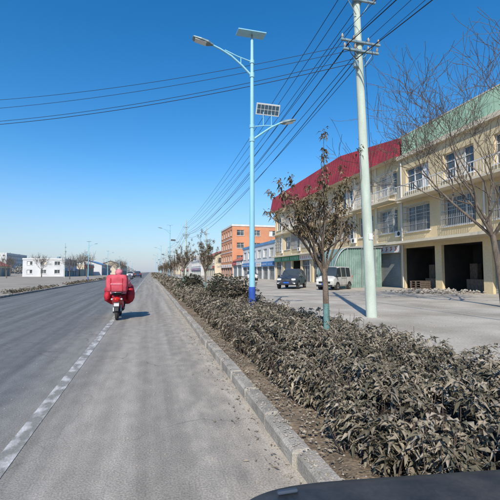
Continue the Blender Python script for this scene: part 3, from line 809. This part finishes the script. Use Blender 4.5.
# ------------------------------------------------------------------ cars
def car(name,stations,flags,paint,wheels,wr,loc,rot,ext):
    b=B(); b.part('body'); rings=[]
    for (y,zb,zbelt,zt,wb,wt) in stations:
        h=[(wb*.86,zb),(wb*.98,zb+.14),(wb,(zb+zbelt)/2),(wb*.985,zbelt),(wt,zt-.07),(wt*.82,zt)]
        r=[Vector((x,y,z)) for x,z in h]+[Vector((0,y,zt+.02))]+[Vector((-x,y,z)) for x,z in reversed(h)]
        rings.append(r)
    def mf(i,k):
        f=flags[i]; 
        if 's' in f and k in (3,8): return 'carglass'
        if 'w' in f and k in (4,5,6,7): return 'carglass'
        return paint
    b.loft(rings,paint,smooth=False,mf=mf)
    W=max(s[4] for s in stations)
    b.part('wheels')
    for y in wheels:
        for sx in(-1,1):
            b.cyl((sx*(W-.18),y,wr),(sx*(W+.015),y,wr),wr,'tyre',24); b.cyl((sx*(W+.01),y,wr),(sx*(W+.03),y,wr),wr*.58,'chrome',16)
            b.cyl((sx*(W+.028),y,wr),(sx*(W+.036),y,wr),wr*.2,'dark',10)
            arc=[Vector((sx*(W+.004),y+math.cos(t)*(wr+.05),wr+math.sin(t)*(wr+.05))) for t in [math.pi*i/12 for i in range(13)]]
            b.tube(arc,.035,'dark',5)
    ext(b,W)
    return b.finish(name,loc,rot)
def suv_ext(b,W):
    b.part('fittings')
    for sx in(-1,1):
        b.box((sx*.62,4.5,.82),(.36,.12,.16),'lens',bev=.03); b.box((sx*.68,.05,.95),(.26,.1,.26),'tail',bev=.03)
        b.ellip((sx*(W+.1),3.05,1.08),(.12,.07,.09),'dark',10,6)
        b.cyl((sx*.6,.9,1.72),(sx*.6,2.6,1.72),.02,'chrome',6)
        b.box((sx*.66,4.57,.5),(.22,.06,.1),'lens')
        for y in (1.38,2.4): b.box((sx*(W-.002),y,.72),(.012,.015,.7),'dark')
        for y in (1.25,2.25): b.box((sx*(W+.008),y,.98),(.02,.16,.03),'chrome')
    b.box((0,4.57,.76),(.8,.06,.2),'dark',bev=.02); b.box((0,4.605,.77),(.7,.012,.03),'chrome'); b.box((0,4.58,.45),(1.3,.06,.14),'dark')
    b.box((0,4.62,.56),(.44,.012,.14),'plate_blue'); b.box((0,-.02,.75),(.44,.012,.14),'plate_blue'); b.box((0,.02,.5),(1.6,.12,.18),'dark',bev=.03)
SUV=[(0,.45,.85,.9,.78,.68),(.06,.36,.98,1.03,.88,.74),(.14,.33,1.02,1.10,.9,.76),(.42,.3,1.05,1.62,.91,.66),(.75,.3,1.05,1.70,.92,.67),(1.35,.3,1.05,1.73,.92,.68),(1.43,.3,1.05,1.73,.92,.68),(2.35,.3,1.05,1.72,.92,.67),(2.43,.3,1.05,1.71,.92,.67),(2.7,.3,1.05,1.64,.92,.66),(3.35,.3,1.04,1.12,.92,.76),(4.2,.33,.95,1.0,.9,.72),(4.5,.36,.8,.84,.84,.68),(4.58,.42,.7,.72,.78,.6)]
SF=['','','w','','s','','s','','s','sw','','','']
def van_ext(b,W):
    b.part('fittings')
    for sx in(-1,1):
        b.box((sx*.58,3.82,.78),(.3,.1,.2),'lens',bev=.03); b.box((sx*.7,.0,.95),(.14,.08,.42),'tail',bev=.02)
        b.ellip((sx*(W+.11),3.35,1.15),(.1,.06,.12),'dark',10,6)
        for y in (1.34,2.29): b.box((sx*(W-.002),y,.68),(.012,.015,.72),'dark')
        b.box((sx*(W-.001),1.8,.95),(.014,1.0,.02),'dark')
    b.box((0,3.86,.62),(1.0,.05,.16),'dark',bev=.02); b.box((0,3.87,.36),(1.4,.08,.16),'dark',bev=.02)
    b.box((0,3.915,.5),(.44,.012,.13),'plate_blue'); b.box((0,-.06,.62),(.44,.012,.13),'plate_blue'); b.box((0,-.02,.42),(1.4,.12,.16),'dark',bev=.03)
VAN=[(-.02,.4,.9,.98,.72,.66),(.0,.34,1.0,1.1,.78,.72),(.1,.3,1.05,1.74,.79,.68),(.35,.28,1.05,1.86,.8,.69),(.45,.28,1.05,1.88,.8,.69),(1.3,.28,1.05,1.9,.8,.69),(1.38,.28,1.05,1.9,.8,.69),(2.25,.28,1.05,1.9,.8,.69),(2.33,.28,1.05,1.9,.8,.69),(2.85,.28,1.05,1.84,.8,.67),(3.4,.28,1.02,1.13,.8,.7),(3.75,.3,.85,.92,.78,.66),(3.85,.36,.7,.74,.72,.6)]
VF=['','w','','','s','','s','','s','sw','','']
car('parked_van',VAN,VF,'paint_white',(.75,3.1),.3,(16.5,30.1,.045),R(128),van_ext)
car('parked_car',SUV,SF,'paint_dark',(.9,3.7),.35,(13.7,34.0,.045),R(146),suv_ext)
car('parked_car',SUV,SF,'paint_white',(.9,3.7),.35,(17.5,66,.045),R(170),suv_ext)
car('car',SUV,SF,'paint_white',(.9,3.7),.35,(-5.6,118,0),R(180),suv_ext)
car('car',SUV,SF,'paint_dark',(.9,3.7),.35,(-3.2,105,0),R(0),suv_ext)

# ------------------------------------------------------------------ scooter + rider
def scooter(name,loc):
    b=B()
    b.part('wheels')
    for y in (-.62,.66):
        pts=[Vector((0,y+.2*math.cos(t),.25+.2*math.sin(t))) for t in [2*math.pi*i/24 for i in range(25)]]
        b.tube(pts,.052,'tyre',10,caps=False); b.cyl((-.04,y,.25),(.04,y,.25),.15,'chrome',16); b.cyl((-.06,y,.25),(.06,y,.25),.05,'dark',12)
    b.part('body')
    rings=[]
    for y,w,z0,z1 in ((-.88,.06,.60,.68),(-.82,.11,.52,.76),(-.6,.16,.42,.80),(-.3,.18,.32,.80),(-.05,.17,.27,.74),(.05,.15,.25,.5)):
        rings.append([Vector((math.cos(t)*w,y,(z0+z1)/2+math.sin(t)*(z1-z0)/2)) for t in [2*math.pi*i/14 for i in range(14)]])
    b.loft(rings,'scooter')
    b.box((0,.22,.27),(.34,.5,.09),'dark',bev=.03)
    rings=[]
    for z,w,y in ((.28,.16,.42),(.5,.2,.5),(.75,.21,.52),(.95,.15,.46),(1.02,.08,.42)):
        rings.append([Vector((math.cos(t)*w,y+math.sin(t)*.06,z)) for t in [2*math.pi*i/14 for i in range(14)]])
    b.loft(rings,'scooter')
    b.part('forks'); b.cyl((-.08,.66,.25),(-.06,.5,.7),.022,'chrome',8); b.cyl((.08,.66,.25),(.06,.5,.7),.022,'chrome',8)
    b.box((0,.68,.49),(.13,.42,.03),'scooter',bev=.012)
    b.part('rear_suspension'); b.cyl((-.11,-.62,.27),(-.1,-.5,.55),.022,'chrome',8); b.cyl((.11,-.62,.27),(.1,-.5,.55),.022,'chrome',8); b.box((0,-.45,.27),(.26,.35,.12),'dark',bev=.03)
    b.part('rear_fender'); b.box((0,-.86,.50),(.17,.04,.2),'dark',Matrix.Rotation(R(-22),3,'X'),.01); b.box((0,-.90,.38),(.13,.02,.16),'dark',Matrix.Rotation(R(-15),3,'X'),.005)
    b.box((0,-.915,.50),(.15,.012,.09),'plate_white')
    b.part('tail_light'); b.ellip((0,-.87,.66),(.1,.035,.035),'tail',12,8); 
    for sx in(-1,1): b.ellip((sx*.14,-.8,.66),(.035,.05,.03),'lens',10,6)
    b.part('seat'); rings=[]
    for y,w,z in ((-.72,.1,.82),(-.6,.15,.86),(-.2,.16,.82),(.0,.12,.80),(.06,.06,.79)):
        rings.append([Vector((math.cos(t)*w,y,z+math.sin(t)*.05)) for t in [2*math.pi*i/12 for i in range(12)]])
    b.loft(rings,'dark')
    b.part('handlebar'); b.tube([(-.36,.30,1.03),(-.15,.38,1.04),(0,.42,1.02),(.15,.38,1.04),(.36,.30,1.03)],.016,'dark',8)
    for sx in(-1,1):
        b.tube([(sx*.22,.36,1.04),(sx*.30,.38,1.2),(sx*.36,.36,1.26)],.007,'dark',6); b.ellip((sx*.38,.35,1.29),(.06,.015,.04),'dark',12,6)
    b.part('rack'); b.tube([(-.12,-.6,.8),(-.14,-.85,.87),(-.14,-1.0,.88),(.14,-1.0,.88),(.14,-.85,.87),(.12,-.6,.8)],.012,'chrome',8)
    for y in (-.7,-.85): b.cyl((-.14,y,.87),(.14,y,.87),.01,'chrome',6)
    b.part('delivery_box')
    rings=[]
    for z,w,dp in ((.895,.24,.18),(.90,.285,.21),(.94,.305,.225),(1.12,.32,.235),(1.28,.315,.23),(1.35,.30,.225),(1.40,.275,.205),(1.415,.2,.15)):
        ring=[]
        for i in range(40):
            t=2*math.pi*i/40; c_,s_=math.cos(t),math.sin(t); q=1+.05*mnoise.noise((c_*2.3,s_*2.3,z*6))
            ring.append(Vector((math.copysign(abs(c_)**.42,c_)*w*q,-.80+math.copysign(abs(s_)**.42,s_)*dp*q,z+.01*mnoise.noise((c_*2,s_*2,z*3)))))
        rings.append(ring)
    b.loft(rings,'boxred')
    b.box((0,-1.043,1.14),(.34,.012,.05),'coat',bev=.004)
    for sx in(-1,1): b.box((sx*.17,-1.04,1.13),(.03,.014,.36),'quilt',bev=.004)
    b.part('wind_quilt')
    rings=[]
    for z,w,yc,dp in ((.42,.30,.42,.16),(.5,.40,.36,.22),(.62,.465,.30,.27),(.78,.475,.27,.28),(.92,.46,.26,.25),(1.04,.42,.27,.19),(1.12,.33,.30,.12),(1.16,.2,.32,.06)):
        ring=[]
        for i in range(28):
            t=2*math.pi*i/28; q=1+.05*math.sin(9*t)+.04*mnoise.noise((math.cos(t)*2,math.sin(t)*2,z*5))
            ring.append(Vector((math.copysign(abs(math.cos(t))**.75,math.cos(t))*w*q,yc+math.sin(t)*dp*q,z)))
        rings.append(ring)
    b.loft(rings,'quilt')
    for sx in(-1,1): b.ellip((sx*.35,.18,.90),(.12,.2,.14),'quilt',14,10,lambda d:1+.22*mnoise.noise(d*3)); b.ellip((sx*.35,.06,.70),(.12,.22,.18),'quilt',14,10,lambda d:1+.24*mnoise.noise(d*3+Vector((2,0,0))))
    return b.finish(name,loc)
sc1=scooter('scooter',(-.98,13.2,.0))
def skinobj(name,verts,edges,radii,m,parent,sub=2):
    me=bpy.data.meshes.new(name); me.from_pydata(verts,edges,[]); o=bpy.data.objects.new(name,me); col.objects.link(o)
    sk=o.modifiers.new('Skin','SKIN'); sk.use_smooth_shade=True
    for i,r in enumerate(radii):
        d=me.skin_vertices[0].data[i]; d.radius=(r,r) if not hasattr(r,'__len__') else r; d.use_root=(i==0)
    s=o.modifiers.new('Sub','SUBSURF'); s.levels=sub; s.render_levels=sub
    me.materials.append(M[m]); o.parent=parent; return o
def rider(name,loc):
    e=bpy.data.objects.new(name,None); col.objects.link(e); e.location=loc
    V=[(0,-.30,.93),(0,-.27,1.06),(0,-.22,1.20),(0,-.19,1.30),(0,-.17,1.37)]
    Rr=[(.20,.17),(.205,.16),(.215,.16),(.13,.12),(.07,.07)]
    E=[(0,1),(1,2),(2,3),(3,4)]
    for sx in(-1,1):
        k=len(V); V+=[(sx*.20,-.19,1.26),(sx*.31,-.06,1.10),(sx*.33,.14,1.02)]; Rr+=[(.10,.10),(.085,.085),(.062,.062)]; E+=[(3,k),(k,k+1),(k+1,k+2)]
    skinobj('coat',V,E,Rr,'coat',e)
    V=[(0,-.28,.90)];Rr=[(.17,.13)];E=[]
    for sx in(-1,1):
        k=len(V); V+=[(sx*.11,-.22,.88),(sx*.17,.18,.80),(sx*.14,.16,.42),(sx*.14,.27,.355)]; Rr+=[(.11,.11),(.085,.085),(.06,.06),(.05,.04)]; E+=[(0,k),(k,k+1),(k+1,k+2),(k+2,k+3)]
    skinobj('trousers',V,E,Rr,'pants',e)
    for sx in(-1,1):
        V=[(sx*.33,.15,1.02),(sx*.33,.22,1.03),(sx*.33,.27,1.045)];Rr=[.032,.038,.036];E=[(0,1),(1,2)]
        o=skinobj('hand',V,E,Rr,'skin',e,1)
        for i in range(4):
            x=sx*(.30+.022*i); skinobj('finger',[(x,.28,1.05),(x,.325,1.05),(x,.34,1.02),(x,.315,1.0)],[(0,1),(1,2),(2,3)],[.010,.009,.009,.008],'skin',e,1)
        skinobj('thumb',[(sx*.30,.22,1.03),(sx*.275,.26,1.015),(sx*.285,.30,1.0)],[(0,1),(1,2)],[.012,.010,.009],'skin',e,1)
    b=B(); b.part('head')
    hc=Vector((0,-.14,1.45))
    b.ellip(hc,(.078,.095,.11),'skin',20,14); b.ellip(hc+Vector((0,.097,-.005)),(.013,.018,.02),'skin',8,6)
    for sx in(-1,1):
        b.ellip(hc+Vector((sx*.03,.084,.015)),(.012,.008,.008),'hair',8,6); b.ellip(hc+Vector((sx*.08,0,-.005)),(.012,.022,.03),'skin',8,6)
    b.box(hc+Vector((0,.086,-.05)),(.045,.01,.01),'tail')
    b.part('helmet'); b.ellip(hc+Vector((0,-.015,.035)),(.122,.14,.115),'coat',20,12); b.box(hc+Vector((0,.12,.045)),(.16,.08,.012),'scooter',Matrix.Rotation(R(-12),3,'X'),.004)
    b.ellip(hc+Vector((0,-.02,-.03)),(.105,.11,.10),'hair',16,10)
    b.part('hood'); b.ellip((0,-.27,1.345),(.155,.10,.075),'coat',16,10,lambda d:1+.1*mnoise.noise(d*4))
    b.part('coat_hem'); rings=[]
    for z,w,dpt in ((.80,.245,.19),(.88,.25,.20),(1.0,.225,.17)):
        rings.append([Vector((math.cos(t)*w*(1+.03*math.sin(5*t)),-.30+math.sin(t)*dpt,z)) for t in [2*math.pi*i/24 for i in range(24)]])
    b.loft(rings,'coat')
    r=b.finish(name+'_t')
    for c in list(r.children): c.parent=e
    bpy.data.objects.remove(r)
    return e
r1=rider('scooter_rider',(-.98,13.2,0))

# ------------------------------------------------------------------ own car front (bonnet)
b=B(); rings=[]
def se(t,ax,ay,p=5): 
    c,s=math.cos(t),math.sin(t); return (math.copysign(abs(c)**(2/p),c)*ax,math.copysign(abs(s)**(2/p),s)*ay)
b.part('bonnet')
lv=[(.35,.54,.88),(.6,.58,.93),(.85,.59,.94),(.96,.58,.93),(1.01,.565,.915),(1.035,.54,.89),(1.047,.50,.85),(1.053,.34,.6),(1.055,.1,.2)]
for z,ax,ay in lv:
    rings.append([Vector((*se(2*math.pi*i/96,ax,ay,6),z)) for i in range(96)])
b.loft(rings,'hood')
b.part('wheels')
for sx in(-1,1): b.cyl((sx*.38,.35,.3),(sx*.575,.35,.3),.3,'tyre',24); b.cyl((sx*.572,.35,.3),(sx*.59,.35,.3),.17,'chrome',16)
b.part('lights')
for sx in(-1,1): b.box((sx*.36,.92,.72),(.22,.06,.12),'lens',bev=.02)
b.part('washer_nozzle'); b.box((-.36,.835,1.050),(.045,.012,.008),'nozzle',Matrix.Rotation(R(8),3,'Z'),.003)
b.finish('car_bonnet',(.52,-.12,0),R(-8))

# ------------------------------------------------------------------ small clutter on lot
pts=[(random.gauss(19.3,1.3),random.gauss(22.5,1.2),random.uniform(.05,.28)) for i in range(260)]
rocks('rubble_pile',pts,.05,.16)
b=B()
for i in range(5): b.box((0,0,.1+i*.16),(1.2,1.0,.03),'bark'); [b.box((0,k*.42,.03+i*.16),(1.2,.1,.1),'bark') for k in(-1,0,1)]
b.finish('pallet_stack',(20.4,25.2,.05),.3)

# ------------------------------------------------------------------ light, sky, camera
el=R(38); az=R(204)
to_sun=Vector((math.sin(az)*math.cos(el),math.cos(az)*math.cos(el),math.sin(el)))
sd=bpy.data.lights.new('sun','SUN'); sd.energy=5.0; sd.angle=R(.5); sd.color=(1,.92,.80)
so=bpy.data.objects.new('sun',sd); col.objects.link(so); so.rotation_euler=(-to_sun).to_track_quat('-Z','Y').to_euler()
w=bpy.data.worlds.new('World'); scene.world=w; w.use_nodes=True; nt=w.node_tree
bg=nt.nodes['Background']; sky=nt.nodes.new('ShaderNodeTexSky'); sky.sky_type='NISHITA'; sky.sun_disc=False
sky.sun_elevation=el; sky.sun_rotation=az; sky.altitude=50; sky.air_density=1.1; sky.dust_density=.4; sky.ozone_density=4.0
hs=nt.nodes.new('ShaderNodeHueSaturation'); hs.inputs['Saturation'].default_value=1.34; hs.inputs['Value'].default_value=1.2
nt.links.new(sky.outputs[0],hs.inputs['Color'])
# winter haze layer: pale blue-lilac toward the horizon
tc=nt.nodes.new('ShaderNodeTexCoord'); sp=nt.nodes.new('ShaderNodeSeparateXYZ'); nt.links.new(tc.outputs['Generated'],sp.inputs[0])
mr=nt.nodes.new('ShaderNodeMapRange'); mr.interpolation_type='SMOOTHSTEP'
mr.inputs['From Min'].default_value=-.12; mr.inputs['From Max'].default_value=.30; mr.inputs['To Min'].default_value=1; mr.inputs['To Max'].default_value=0
nt.links.new(sp.outputs['Z'],mr.inputs['Value'])
mx=nt.nodes.new('ShaderNodeMix'); mx.data_type='RGBA'; nt.links.new(mr.outputs['Result'],mx.inputs[0]); nt.links.new(hs.outputs[0],mx.inputs[6])
mx.inputs[7].default_value=(2.75,3.35,4.75,1)
nt.links.new(mx.outputs[2],bg.inputs['Color']); bg.inputs['Strength'].default_value=.14
cd=bpy.data.cameras.new('camera'); co=bpy.data.objects.new('camera',cd); col.objects.link(co)
co.location=(0,0,1.5); co.rotation_euler=(R(93.33),0,R(-14.8)); cd.sensor_width=36; cd.lens=27.2; cd.clip_start=.05; cd.clip_end=6000
scene.camera=co
scene.view_settings.view_transform='Standard'; scene.view_settings.look='None'; scene.view_settings.exposure=0
